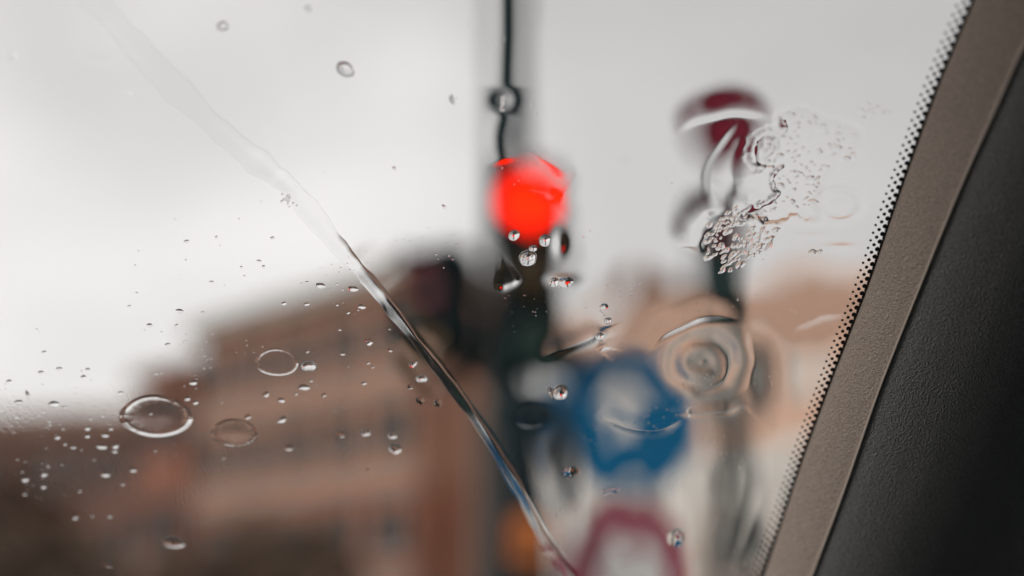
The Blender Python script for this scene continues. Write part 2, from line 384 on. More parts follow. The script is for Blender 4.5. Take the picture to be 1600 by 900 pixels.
# smooth it
for _ in range(12): ec[1:-1] = (ec[:-2] + 2 * ec[1:-1] + ec[2:]) / 4
sl = np.concatenate([[0], np.cumsum(np.hypot(*np.diff(ec, axis=0).T))])
def epos(s, off):            # off > 0: away from the pillar, into the clear glass
    a = np.interp(s, sl, ec[:, 0]); b = np.interp(s, sl, ec[:, 1])
    a2 = np.interp(s + .002, sl, ec[:, 0]); b2 = np.interp(s + .002, sl, ec[:, 1])
    tx, ty = a2 - a, b2 - b; l = math.hypot(tx, ty); tx /= l; ty /= l
    return a + ty * off, b - tx * off
if epos(.1, .01)[0] > epos(.1, 0)[0]: SG = -1
else: SG = 1
SP = 0.00277; RP = 0.00165
NIN = -0.0003
bm = bmesh.new(); smax = sl[-1]
n = int(smax / SP * 6); fr = []; 
for i in range(n):
    s = i * SP / 6
    if s > smax - .003: break
    ph = i % 6; wob = .00065 + .00025 * math.cos(2 * math.pi * (s / SP))
    p1 = epos(s, SG * wob); p2 = epos(s, -SG * .03)
    fr.append((bm.verts.new(g_pt(*p1, NIN) - GO), bm.verts.new(g_pt(*p2, NIN) - GO), bm.verts.new(g_pt(*p1, NIN + .0002) - GO), bm.verts.new(g_pt(*p2, NIN + .0002) - GO)))
for i in range(len(fr) - 1):
    a, b = fr[i], fr[i + 1]
    bm.faces.new((a[0], a[1], b[1], b[0])); bm.faces.new((a[2], b[2], b[3], a[3])); bm.faces.new((a[0], b[0], b[2], a[2]))
bmesh.ops.recalc_face_normals(bm, faces=bm.faces)
meshobj('frit_band', bm, FRIT, ws)
bm = bmesh.new(); cyl(bm, (0, 0, -.0001), (0, 0, .0001), 1, 1, 14); dm = bpy.data.meshes.new('frit_dot'); bm.to_mesh(dm); bm.free(); dm.materials.append(FRIT)
nd = 0
s_lo = float(np.interp(-60, range(-250, 1201, 10), sl)); s_hi = float(np.interp(960, range(-250, 1201, 10), sl))
for rowi, (off, rad) in enumerate(((.0012, .0008), (.0027, .00056), (.0042, .00041))):
    s = s_lo + (SP / 2 if rowi % 2 == 0 else 0)
    s = math.ceil(s_lo / SP) * SP + (SP / 2 if rowi % 2 == 0 else 0)
    while s < s_hi:
        a, b = epos(s, SG * off)
        o = bpy.data.objects.new('frit_dot', dm); COL.objects.link(o); o.parent = ws
        o.matrix_world = Matrix.Translation(g_pt(a, b, NIN)) @ GM @ Matrix.Diagonal((rad, rad, 1, 1))
        o.matrix_local = Matrix.Translation(-GO) @ o.matrix_world
        o.matrix_parent_inverse = Matrix.Identity(4)
        nd += 1; s += SP
print('frit dots', nd)

# ------------------------------------------------------------------ water film: height field on the outside of the glass
def axis(lo, hi, fine, c0, c1, coarse):
    return np.concatenate([np.arange(c0, lo, coarse), np.arange(lo, hi, fine), np.arange(hi, c1 + coarse / 2, coarse)])
ax = axis(-.175, .165, .00045, -.30, .30, .006); bx_ = axis(-.135, .115, .00045, -.26, .22, .006)
A, B = np.meshgrid(ax, bx_, indexing='ij')
PX, PY = ab_px(A, B)
def seg_dist(PX, PY, pts):
    """distance to polyline and parameter 0..1 along it, and side"""
    D = np.full(PX.shape, 1e9); Tt = np.zeros(PX.shape); Sd = np.zeros(PX.shape)
    tot = sum(math.dist(pts[i], pts[i + 1]) for i in range(len(pts) - 1)); acc = 0
    for i in range(len(pts) - 1):
        x0, y0 = pts[i]; x1, y1 = pts[i + 1]; dx, dy = x1 - x0, y1 - y0; l2 = dx * dx + dy * dy; l = math.sqrt(l2)
        tt = np.clip(((PX - x0) * dx + (PY - y0) * dy) / l2, 0, 1)
        ex, ey = PX - x0 - tt * dx, PY - y0 - tt * dy; d = np.hypot(ex, ey)
        m = d < D; D[m] = d[m]; Tt[m] = ((acc + tt * l) / tot)[m]; Sd[m] = np.sign(ex * dy - ey * dx)[m]
        acc += l
    return D, Tt, Sd
def smooth_pts(pts, n=60):
    P = np.array(pts, float); t = np.concatenate([[0], np.cumsum(np.hypot(*np.diff(P, axis=0).T))]); t /= t[-1]
    m = len(P); out = []
    Q = np.vstack([2 * P[0] - P[1], P, 2 * P[-1] - P[-2]])
    for k in range(m - 1):
        p0, p1, p2, p3 = Q[k], Q[k + 1], Q[k + 2], Q[k + 3]
        for j in range(max(2, n // (m - 1))):
            u = j / max(2, n // (m - 1))
            out.append(tuple(.5 * ((2 * p1) + (-p0 + p2) * u + (2 * p0 - 5 * p1 + 4 * p2 - p3) * u * u + (-p0 + 3 * p1 - 3 * p2 + p3) * u ** 3)))
    out.append(tuple(P[-1])); return out
def vnoise(X, Y, seed):
    r = np.random.default_rng(seed); n = 64; G = r.random((n, n)) * 2 - 1
    xi = np.floor(X).astype(int); yi = np.floor(Y).astype(int); fx = X - xi; fy = Y - yi
    fx = fx ** 3 * (fx * (fx * 6 - 15) + 10); fy = fy ** 3 * (fy * (fy * 6 - 15) + 10)
    g = lambda i, j: G[(xi + i) % n, (yi + j) % n]
    return (g(0, 0) * (1 - fx) + g(1, 0) * fx) * (1 - fy) + (g(0, 1) * (1 - fx) + g(1, 1) * fx) * fy
def sstep(a, b, x):
    t = np.clip((x - a) / (b - a), 0, 1); return t * t * (3 - 2 * t)
H = np.zeros_like(PX)                       # in photo pixels of thickness (1 px = about 0.2 mm)
RIV = smooth_pts([(90, -60), (150, 15), (235, 112), (330, 205), (405, 268), (452, 305), (520, 388), (580, 455), (640, 532), (700, 608), (762, 695), (812, 780), (848, 850), (884, 905), (940, 1000)], 140)
rd, rt, rs = seg_dist(PX, PY, RIV)
riv_x = np.interp(PY, [q[1] for q in RIV], [q[0] for q in RIV])
right = sstep(10, 90, PX - riv_x)           # 1 right of the rivulet, where the film is thick
# broad ripples of the running film
nz = vnoise(PX / 105 + 3, PY / 150 + 1, 1) * 1.7 + vnoise(PX / 55, PY / 85, 2) * .5 + vnoise(PX / 25, PY / 40, 3) * .06
lowr = sstep(330, 560, PY)                  # livelier towards the lower right
H += nz * right * (.22 + .95 * lowr)
H += (1 - right) * vnoise(PX / 90, PY / 70, 5) * .12
def ridge(pts, sig, h, taper=.3, sm=True, tail=3.2, side=1):
    """a meniscus: steep on one side, running out softly on the other"""
    global H
    P = smooth_pts(pts) if sm else pts
    wa = .9 if sig < 8 and sm else 0
    P = [(x + wa * math.sin(i * .33 + x * .01), y + wa * math.cos(i * .27)) for i, (x, y) in enumerate(P)]
    d, tt, sd = seg_dist(PX, PY, P)
    sig = sig * np.where(sd * side > 0, tail, 1.0)
    w = sstep(0, taper, tt) * sstep(0, taper, 1 - tt) if taper else 1
    H += h * np.exp(-(d / sig) ** 2 / 2) * w
def blob(cx, cy, rx, ry, h, p=2, rot=0):
    global H
    c, s = math.cos(rot), math.sin(rot); X = (PX - cx) * c + (PY - cy) * s; Y = -(PX - cx) * s + (PY - cy) * c
    r2 = (X / rx) ** 2 + (Y / ry) ** 2
    H += h * np.exp(-r2 ** (p / 2))
def poly_sdf(pts, wob=0, seed=9):
    P = pts + [pts[0]]
    d, _, _ = seg_dist(PX, PY, P)
    ins = np.zeros(PX.shape, bool)
    for i in range(len(pts)):
        x0, y0 = P[i]; x1, y1 = P[i + 1]
        if y0 == y1: continue
        c = ((y0 > PY) != (y1 > PY)) & (PX < (x1 - x0) * (PY - y0) / (y1 - y0) + x0); ins ^= c
    s = np.where(ins, d, -d)
    return s + wob * (vnoise(PX / 9, PY / 9, seed) + .5 * vnoise(PX / 4.5, PY / 4.5, seed + 1))
# a groove that squeezes the mast into a thin dark line
ridge([(792, -60), (791, 60), (788, 148)], 17, -.62, .03, tail=1)
ridge([(786, 182), (777, 225), (786, 268)], 12, -.42, .12, tail=1)
blob(786, 166, 17, 14, .75)                 # the pinch of beads between them
# the large drop that breaks up the crimson disc
ridge([(1052, 216), (1085, 195), (1130, 183), (1175, 181), (1215, 190)], 5.5, 1.3)
ridge([(1165, 190), (1148, 225), (1120, 262), (1112, 300), (1125, 335)], 7, 1.0)
ridge([(1190, 212), (1165, 235), (1150, 268), (1152, 300), (1168, 322)], 9, -.9)
ridge([(1150, 342), (1185, 332), (1222, 312)], 3.5, .9)
ridge([(1078, 400), (1085, 362), (1108, 338), (1140, 332)], 6, 1.3)
ridge([(1092, 410), (1100, 378), (1128, 352)], 5, -1.0)
# thin patch with frayed edge
PATCH = [(1178, 251), (1182, 229), (1200, 218), (1231, 213), (1227, 196), (1249, 182), (1276, 191), (1280, 202), (1311, 204), (1342, 220), (1340, 256), (1311, 264), (1289, 287), (1284, 304), (1282, 349), (1262, 353), (1240, 342), (1218, 358), (1191, 353), (1160, 344), (1187, 331), (1222, 313), (1207, 296), (1213, 278), (1224, 269), (1200, 271), (1182, 264)]
sd_ = poly_sdf(PATCH, 3.0)
rw = sstep(1215, 1300, PX); H += -(1.0 - .45 * rw) * sstep(-3.5 - 7 * rw, 3.5 + 7 * rw, sd_) + .55 * np.exp(-((sd_ + 7) / 5) ** 2) * (.6 + .4 * vnoise(PX / 30, PY / 30, 21))
inside = sstep(0, 6, sd_)
H += inside * .10 * vnoise(PX / 7, PY / 7, 31)
# arc over the blue sign and the rounded pool to its right
ridge([(1008, 565), (1035, 535), (1075, 515), (1120, 503), (1168, 512)], 5, 1.5)
ridge([(1168, 512), (1182, 560), (1176, 610), (1150, 640)], 7, .8)
ridge([(1040, 655), (1082, 657), (1130, 656), (1172, 640)], 3.5, .9)
blob(1100, 575, 62, 54, 2.2, 4)
rr_ = np.hypot(PX - 1100, (PY - 578) * 1.15) + 5 * vnoise(PX / 25, PY / 25, 8); H += 0.30 * np.exp(-(rr_ / 62) ** 4) * np.sin(rr_ / 6.0)
ridge([(930, 655), (975, 674), (1025, 683), (1078, 656)], 5, 1.0)
blob(985, 715, 80, 42, -.6, 2)
blob(895, 620, 24, 36, .5)
ridge([(838, 572), (880, 556), (920, 542), (955, 518)], 5, 1.3)
ridge([(1225, 535), (1262, 512), (1300, 500), (1345, 492)], 7, .5)
ridge([(940, 520), (944, 545), (940, 565)], 4, .8)
ridge([(1165, 700), (1172, 760), (1160, 820), (1150, 900)], 12, .4)
ridge([(1200, 760), (1185, 830), (1160, 900)], 10, .35)
# loop and bead craters round the red lamp
ridge([(905, 255), (902, 285), (885, 310), (872, 340)], 7, -.35)
ridge([(858, 330), (862, 300), (880, 275)], 7, .35)
ridge([(770, 450), (790, 455), (815, 440)], 5, 1.2)
blob(876, 392, 10, 18, .9); blob(878, 448, 24, 10, 1.1)
blob(830, 662, 28, 18, .8, 3)
blob(672, 470, 30, 26, .5); blob(712, 520, 24, 30, -.6)
ridge([(595, 470), (630, 520), (665, 560), (690, 585)], 6, .9)
ridge([(620, 540), (660, 600), (700, 640)], 16, .9)
ridge([(540, 395), (575, 430), (610, 480)], 9, .5)
# faint double ring right of the patch
r_ = np.hypot((PX - 1315) / 34, (PY - 330) / 25); H += .8 * np.exp(-((r_ - 1) / .22) ** 2) + .55 * np.exp(-(r_ / .4) ** 2)
blob(1320, 396, 24, 6, .5); blob(1270, 378, 40, 6, .3)
r_ = np.hypot((PX - 152) / 28, (PY - 86) / 20); H += .22 * np.exp(-((r_ - 1) / .3) ** 2)
# the step at the film's edge beside the rivulet
H += .9 * sstep(-6, 14, PX - riv_x) * sstep(350, 520, PY)
HM = FILM + H * 0.0002
HM = np.maximum(HM, .00015)
def add_fine(): pass
na, nb = A.shape
V = np.empty((na * nb, 3)); 
V[:, 0] = A.ravel(); V[:, 1] = B.ravel(); V[:, 2] = HM.ravel()
idx = np.arange(na * nb).reshape(na, nb)
quads = np.stack([idx[:-1, :-1], idx[1:, :-1], idx[1:, 1:], idx[:-1, 1:]], -1).reshape(-1, 4)
border = list(idx[:, 0]) + list(idx[-1, 1:]) + list(idx[-2::-1, -1]) + list(idx[0, -2:0:-1])
nb0 = len(V); VB = V[border].copy(); VB[:, 2] = 0
verts = np.vstack([V, VB]); nB = len(border)
def nmesh(name, verts, quads, extra):
    me = bpy.data.meshes.new(name)
    lens = [4] * len(quads) + [len(e) for e in extra]
    loops = np.concatenate([np.asarray(quads).ravel()] + [np.asarray(e) for e in extra]).astype(np.int32)
    me.vertices.add(len(verts)); me.vertices.foreach_set('co', verts.astype(np.float32).ravel())
    me.loops.add(len(loops)); me.loops.foreach_set('vertex_index', loops)
    me.polygons.add(len(lens)); st = np.concatenate([[0], np.cumsum(lens)[:-1]]).astype(np.int32)
    me.polygons.foreach_set('loop_start', st)
    me.update(calc_edges=True); me.validate(); return me
extra = [[border[i], nb0 + i, nb0 + (i + 1) % nB, border[(i + 1) % nB]] for i in range(nB)] + [[nb0 + i for i in range(nB)][::-1]]
me = nmesh('water_film', verts, quads, extra)
sm = np.zeros(len(me.polygons), bool); sm[:len(quads)] = True
me.polygons.foreach_set('use_smooth', sm)
# sharp border
ed = np.empty(len(me.edges) * 2, np.int32); me.edges.foreach_get('vertices', ed); ed = ed.reshape(-1, 2)
bset = np.zeros(len(verts), bool); bset[border] = True
at_ = me.attributes.new('sharp_edge', 'BOOLEAN', 'EDGE'); at_.data.foreach_set('value', (bset[ed[:, 0]] & bset[ed[:, 1]]))
film_m, ft, fg, fo = glassmat('water_film', 1.333)
# very fine relief: smears and dried streaks, mostly in the lower left
tcn = N(ft, 'ShaderNodeTexCoord'); mpn = N(ft, 'ShaderNodeMapping'); mpn.inputs['Scale'].default_value = (900, 260, 1); mpn.inputs['Rotation'].default_value = (0, 0, .6)
nn = N(ft, 'ShaderNodeTexNoise'); nn.inputs['Scale'].default_value = 1; nn.inputs['Detail'].default_value = 3
ms = N(ft, 'ShaderNodeTexNoise'); ms.inputs['Scale'].default_value = 28
mr = N(ft, 'ShaderNodeMapRange'); mr.inputs['From Min'].default_value = .48; mr.inputs['From Max'].default_value = .68
sx = N(ft, 'ShaderNodeSeparateXYZ'); mx = N(ft, 'ShaderNodeMapRange'); mx.inputs['From Min'].default_value = -.02; mx.inputs['From Max'].default_value = -.14
my = N(ft, 'ShaderNodeMapRange'); my.inputs['From Min'].default_value = -.03; my.inputs['From Max'].default_value = -.065
mm = N(ft, 'ShaderNodeMath', operation='MULTIPLY'); mm2 = N(ft, 'ShaderNodeMath', operation='MULTIPLY'); mm3 = N(ft, 'ShaderNodeMath', operation='MULTIPLY')
bn = N(ft, 'ShaderNodeBump'); bn.inputs['Distance'].default_value = .000045; bn.inputs['Strength'].default_value = 1
l = ft.links.new
l(tcn.outputs['Object'], mpn.inputs['Vector']); l(mpn.outputs['Vector'], nn.inputs['Vector']); l(tcn.outputs['Object'], ms.inputs['Vector']); l(tcn.outputs['Object'], sx.inputs[0])
l(ms.outputs['Fac'], mr.inputs['Value']); l(sx.outputs['X'], mx.inputs['Value']); l(sx.outputs['Y'], my.inputs['Value'])
l(mr.outputs[0], mm.inputs[0]); l(mx.outputs[0], mm.inputs[1]); l(mm.outputs[0], mm2.inputs[0]); l(my.outputs[0], mm2.inputs[1])
l(mm2.outputs[0], mm3.inputs[0]); l(nn.outputs['Fac'], mm3.inputs[1])
# sparse specks of mist and dust everywhere
vo = N(ft, 'ShaderNodeTexVoronoi'); vo.inputs['Scale'].default_value = 420; vo.inputs['Randomness'].default_value = 1
vr = N(ft, 'ShaderNodeMapRange', interpolation_type='SMOOTHSTEP'); vr.inputs['From Min'].default_value = .14; vr.inputs['From Max'].default_value = .03
m4 = N(ft, 'ShaderNodeTexNoise'); m4.inputs['Scale'].default_value = 45; m5 = N(ft, 'ShaderNodeMapRange'); m5.inputs['From Min'].default_value = .53; m5.inputs['From Max'].default_value = .68
m6 = N(ft, 'ShaderNodeMath', operation='MULTIPLY'); m7 = N(ft, 'ShaderNodeMath', operation='ADD')
l(tcn.outputs['Object'], vo.inputs['Vector']); l(tcn.outputs['Object'], m4.inputs['Vector']); l(vo.outputs['Distance'], vr.inputs['Value'])
l(m4.outputs['Fac'], m5.inputs['Value']); l(vr.outputs[0], m6.inputs[0]); l(m5.outputs[0], m6.inputs[1]); l(m6.outputs[0], m7.inputs[0]); l(mm3.outputs[0], m7.inputs[1])
l(m7.outputs[0], bn.inputs['Height']); l(bn.outputs['Normal'], fg.inputs['Normal'])
me.materials.append(film_m)
fo_ = link('water_film', me); fo_.matrix_world = Matrix.Translation(g_pt(0, 0, N0)) @ GM
tag(fo_, 'thin rippling film of rainwater running down the windscreen', 'water', kind='stuff')
def hfilm(px, py):
    a, b = g_ab(px, py)
    i = min(max(int(np.searchsorted(ax, a)), 0), na - 1); j = min(max(int(np.searchsorted(bx_, b)), 0), nb - 1)
    return float(HM[i, j])

# ------------------------------------------------------------------ drops
WATER, *_ = glassmat('rainwater', 1.333)
def drop_mesh(seed, prof='cap', h=.5, seg=28, irr=.10, nr=8):
    r = random.Random(seed); ph = [r.uniform(0, 6.28) for _ in range(4)]; am = [irr * r.uniform(.3, 1) / (k + 1) for k in range(4)]
    rad = lambda t: 1 + sum(am[k] * math.sin((k + 2) * t + ph[k]) for k in range(4))
    b = bmesh.new(); rings = []
    for j in range(nr + 1):
        u = j / nr
        if prof == 'cap': rr = 1 - u; z = h * (1 - rr * rr)
        elif prof == 'dome': rr = math.cos(u * math.pi / 2) ** .9; z = h * math.sin(u * math.pi / 2) ** .9
        elif prof == 'bead': a = math.radians(-25 + 115 * u); rr = math.cos(a) ; z = h * (math.sin(a) + .42); 
        elif prof == 'ring':   # shallow pool with raised rim
            rr = 1 - u; z = .012 * min(1, u * 8) + h * math.exp(-((u - .13) / .075) ** 2) + .02 * u * u * (3 - 2 * u)
        elif prof == 'thinring':
            rr = 1 - u; z = .01 * min(1, u * 10) + h * math.exp(-((u - .08) / .045) ** 2)
        if rr < 1e-3: rr = 0
        if j == nr: rings.append([b.verts.new((0, 0, z))]); break
        mod = (lambda t: 1 + max(0, 1 - u * 2.5) * (.18 * math.sin(3 * t + ph[0]) + .14 * math.sin(7 * t + ph[1]) + .16 * math.sin(17 * t + ph[2]) + .12 * math.sin(29 * t + ph[3]))) if 'ring' in prof else (lambda t: 1)
        rings.append([b.verts.new((rr * rad(t) * math.cos(t), rr * rad(t) * math.sin(t), z * mod(t))) for t in [i * math.tau / seg for i in range(seg)]])
    for v in rings[0]: v.co.z = 0
    for j in range(nr - 1):
        for i in range(seg): b.faces.new((rings[j][i], rings[j][(i + 1) % seg], rings[j + 1][(i + 1) % seg], rings[j + 1][i])).smooth = True
    for i in range(seg): b.faces.new((rings[nr - 1][i], rings[nr - 1][(i + 1) % seg], rings[nr][0])).smooth = True
    b.faces.new(list(reversed(rings[0])))
    for i in range(seg):
        e = b.edges.get((rings[0][i], rings[0][(i + 1) % seg])); e.smooth = False
    me = bpy.data.meshes.new('raindrop'); b.normal_update(); b.to_mesh(me); b.free(); me.materials.append(WATER); return me
CAPS = [drop_mesh(s, 'cap', (.25 + .03 * (s % 3)), irr=.12) for s in range(6)]
DOME = [drop_mesh(80 + s, 'dome', .85, irr=.13) for s in range(4)]
IRR = [drop_mesh(40 + s, 'cap', .30, irr=.34) for s in range(6)]
BEADS = [drop_mesh(20 + s, 'bead', .75, seg=20, irr=.08) for s in range(5)]
RING = [drop_mesh(60 + s, 'ring', .011, seg=72, irr=.03, nr=40) for s in range(3)]
TRING = [drop_mesh(70 + s, 'thinring', .011, seg=72, irr=.03, nr=44) for s in range(3)]
def drop(name, px, py, rx, ry, label, cat='raindrop', group=None, meshes=CAPS, rot=0, hz=1, parent=None):
    k = pxm(py); o = bpy.data.objects.new(name, meshes[int(abs(px * 7 + py * 3)) % len(meshes)]); COL.objects.link(o)
    hl = hfilm(px, py) if -200 < px < 1800 else FILM
    # the glass is raked, so a round drop looks flattened; ry is its seen half height
    M = gmat(px, py, N0 + hl + .00002, rot, rx * k, ry * k * 1.02 * GC, hz * min(rx, ry * GC) * k)
    if parent is not None:
        o.parent = parent; o.matrix_local = Matrix.Translation(-parent.location) @ M
    else:
        o.matrix_world = M; tag(o, label, cat, group)
    return o
NAMED = [
 (344, 50, 8, 7, 'blurred round raindrop near the top of the photo, left of the larger one', DOME, .9),
 (537, 118, 14, 10, 'large oval raindrop alone in the upper sky left of the mast', DOME, .9),
 (479, 22, 5, 4, 'small blurred raindrop at the very top edge of the glass', DOME, .8),
 (197, 160, 8, 6, 'pale raindrop on the white sky below the top left ring', CAPS, .4),
 (90, 62, 8, 6, 'faint pale raindrop in the top left corner', CAPS, .3),
 (14, 98, 8, 6, 'faint raindrop at the far upper left edge', CAPS, .3),
 (355, 151, 6, 4, 'faint raindrop below the blurred round one', CAPS, .35),
 (615, 273, 3, 3, 'tiny drop pair in the empty sky left of the red lamp', IRR, .8),
 (693, 333, 3.5, 2.5, 'tiny dark drop in the sky close left of the red lamp', IRR, .9),
 (709, 166, 7, 8, 'smudged drop in the sky left of the mast', IRR, .4),
 (499, 457, 7.5, 4.5, 'flat raindrop just left of the rivulet over the grey cornice', CAPS, 1),
 (550, 462, 7.5, 4.5, 'flat raindrop touching the left side of the rivulet where it darkens', CAPS, 1),
 (441, 485, 4, 3, 'small raindrop over the tan facade, left one of a pair', CAPS, 1),
 (477, 486, 4, 3, 'small raindrop over the tan facade, right one of a pair', CAPS, 1),
 (563, 490, 6, 4, 'ragged little drop below the one touching the rivulet', IRR, 1),
 (277, 497, 6, 4, 'raindrop above the corner of the brick building', CAPS, 1),
 (230, 519, 5, 3, 'raindrop on the pale sky left of the brick building corner', CAPS, 1),
 (258, 549, 4.5, 2.5, 'raindrop at the roof edge of the brick building', CAPS, 1),
 (480, 584, 12.5, 8, 'plump oval raindrop beside the middle water ring', DOME, 1),
 (473, 616, 8, 5, 'ragged raindrop under the plump oval one', IRR, 1),
 (413, 627, 5, 4, 'small round drop below the middle water ring', CAPS, .6),
 (437, 636, 6, 3.5, 'bright little drop right below the middle water ring', CAPS, 1),
 (438, 667, 7, 5, 'drop at the top of the faint diagonal scratch', IRR, .9),
 (448, 711, 7, 4.5, 'drop beside the faint diagonal scratch', CAPS, .7),
 (504, 628, 4, 3, 'small round drop on the dark window band', CAPS, .7),
 (645, 580, 4.5, 6, 'upright small drop left of the rivulet', IRR, 1),
 (658, 604, 9, 6, 'dark ragged drop close to the left side of the rivulet', DOME, 1),
 (640, 615, 5, 4, 'faint drop left of the dark ragged one', CAPS, .5),
 (656, 637, 8, 6, 'faint ring shaped drop under the dark ragged one', CAPS, .4),
 (684, 641, 6, 7, 'ring shaped drop nearest the rivulet', CAPS, .6),
 (531, 690, 6, 5, 'leftmost of three faint drops over the brown wall', CAPS, .6),
 (570, 688, 7, 6, 'middle one of three faint drops over the brown wall', DOME, .6),
 (612, 692, 7, 6, 'rightmost of three faint drops over the brown wall', DOME, .6),
 (616, 713, 11, 7.5, 'wide drop under the rightmost of the three faint drops', DOME, .6),
 (575, 545, 7, 4, 'irregular drop on the light tan facade band', IRR, .7),
 (80, 642, 9, 5.5, 'large flat raindrop at the left where sky meets the dark terrace', CAPS, 1.1),
 (24, 639, 7, 4, 'flat raindrop at the far left where sky meets the dark terrace', CAPS, 1.1),
 (39, 629, 2.5, 9, 'thin upright run of water at the far left', IRR, .9),
 (97, 647, 4.5, 3, 'small raindrop touching the large flat one at the left', CAPS, 1),
 (9, 607, 5, 3, 'raindrop on the sky at the extreme left edge', CAPS, 1),
 (59, 593, 5, 3, 'raindrop on the white sky, left one of two above the terrace', CAPS, 1),
 (88, 587, 5, 3, 'raindrop on the white sky, right one of two above the terrace', CAPS, 1),
 (126, 600, 5, 3, 'raindrop on the white sky left of the brick building', CAPS, 1),
 (64, 561, 4, 2.5, 'highest small raindrop over the far left terrace', CAPS, 1),
 (298, 609, 6, 4, 'raindrop on the brick wall above the large water ring', CAPS, 1),
 (289, 634, 4.5, 3.5, 'small drop touching the rim of the large water ring', CAPS, 1),
 (302, 640, 4.5, 3, 'bright small drop just right of the large water ring', CAPS, 1),
 (384, 662, 6, 3.5, 'drop on the upper rim of the lower right water ring', CAPS, .7),
 (132, 680, 5, 3.5, 'upper bright drop of a pair on the dark terrace', CAPS, 1),
 (132, 692, 4.5, 3, 'lower bright drop of a pair on the dark terrace', CAPS, 1),
 (85, 694, 4.5, 3.5, 'bright drop over the left terrace roof', CAPS, 1),
 (160, 691, 5.5, 3.5, 'bright drop left of the large water ring', CAPS, 1),
 (154, 709, 7, 4.5, 'brightest raindrop in the lower left speckles', IRR, 1.1),
 (176, 708, 5.5, 4, 'upper bright drop close left of the large water ring', CAPS, 1),
 (175, 716, 4.5, 3, 'lower bright drop close left of the large water ring', CAPS, 1),
 (169, 681, 3.5, 2.5, 'tiny drop up and left of the large water ring', CAPS, 1),
 (160, 752, 7.5, 4.5, 'bright oval drop below the large water ring', CAPS, 1),
 (204, 745, 5.5, 4, 'fainter drop right under the large water ring', CAPS, .8),
 (34, 760, 5.5, 4, 'bright drop low at the far left', CAPS, 1),
 (64, 752, 5, 3.5, 'upper bright drop of a pair low at the left', CAPS, 1),
 (63, 771, 4.5, 3.5, 'lower bright drop of a pair low at the left', CAPS, 1),
 (20, 663, 4, 2.5, 'small bright drop under the far left flat one', CAPS, 1),
 (113, 819, 5, 3.5, 'drop low over the olive hedge', CAPS, .8),
 (268, 859, 17, 9, 'wide flat drop near the bottom over the hedge', DOME, .3),
 (165, 892, 8, 5, 'drop at the very bottom edge on the left', CAPS, .5),
 (1274, 405, 7, 5, 'bright bean shaped drop over the pink facade', IRR, 1),
 (1285, 404, 4, 4, 'small bead touching the bean shaped drop', CAPS, 1),
 (1216, 370, 7, 5, 'small drop between the foam and the bubble cluster', CAPS, .9),
 (1236, 187, 3, 3, 'dark speck drop at the top corner of the frayed patch', IRR, 1),
 (978, 261, 8, 6, 'faint round drop in the sky between lamp and crimson disc', CAPS, .2),
 (803, 379, 9, 8, 'red tinted drop at the lower left rim of the red lamp', BEADS, .5),
 (852, 388, 10, 9, 'upper right bead below the red lamp', BEADS, .8),
 (833, 400, 6.5, 5, 'small red rimmed bead between the two larger ones', BEADS, .8),
 (825, 416, 15, 12, 'largest round bead below the red lamp', BEADS, .8),
 (866, 452, 8, 7, 'dark drop right of the signal housing', CAPS, .9),
 (884, 452, 12, 8, 'pale flat drop right of the signal housing', CAPS, .5),
 (876, 626, 13, 12, 'ragged white bead at the left rim of the blue sign', BEADS, .8),
 (861, 623, 5, 9, 'dark half moon drop left of the blue sign', IRR, .9),
 (951, 513, 6, 5, 'small bead above the blue sign', BEADS, .8),
 (945, 490, 6, 5, 'faint bead over the gap above the blue sign', CAPS, .5),
 (938, 538, 8, 6, 'bead on the top rim of the blue sign', BEADS, .8),
 (1058, 851, 15, 15, 'ring shaped drop on the crimson bordered sign', CAPS, .5),
 (893, 749, 13, 9, 'faint flat drop under the blue sign', CAPS, .4),
 (955, 778, 13, 6, 'faint flat drop between the two round signs', CAPS, .4),
 (1078, 655, 4, 10, 'thin dark drop at the right rim of the blue sign', IRR, .9),
]
for px, py, rx, ry, lb_, ms_, hz in NAMED:
    drop('raindrop', px, py, rx, ry, lb_, meshes=ms_, hz=hz, rot=random.uniform(-.3, .3))
for px, py, rx, ry, lb_, ms_ in [(240, 661, 57, 35, 'largest water ring, with a thick ragged rim, over the dark brick wall', RING),
                                 (363, 687, 36, 23, 'medium water ring right of and below the largest one', RING),
                                 (430, 577, 33, 22, 'thin rimmed water ring over the tan facade', TRING)]:
    drop('water_ring', px, py, rx, ry, lb_, 'water ring', 'flattened ring shaped drops', ms_, rot=.1, hz=1)
def specks(n, cx, cy, sx, sy, r0, r1, label, group, seed, ms_=CAPS, cond=None, hz=(.7, 1.1), name='raindrop', sub=None):
    r = random.Random(seed); k = 0; tries = 0; done = []
    while k < n and tries < n * 40:
        tries += 1
        x = r.gauss(cx, sx); y = r.gauss(cy, sy)
        if cond and not cond(x, y): continue
        q = r0 + (r1 - r0) * r.random() ** 2.2
        if any(math.hypot(x - a, (y - b) * 1.2) < (q + c) * 1.15 for a, b, c in done): continue
        done.append((x, y, q))
        ex = sub(x, y, q) if sub else ''
        drop(name, x, y, q * r.uniform(.9, 1.5), q * r.uniform(.6, .85), label + ex, 'raindrop', group + ex, ms_, r.uniform(-.5, .5), r.uniform(*hz)); k += 1
lx = lambda y: float(np.interp(y, [q[1] for q in RIV], [q[0] for q in RIV]))
left = lambda x, y: -5 < x < lx(y) - 14 and y < 905
specks(46, 90, 690, 75, 75, 1.2, 3.6, 'tiny raindrop at the far left', 'tiny specks at the far left', 3, cond=lambda x, y: left(x, y) and x < 190, sub=lambda x, y, q: ', above the terrace roofs' if y < 640 else (', in front of the terrace walls' if y < 740 else ', low in front of the hedge'))
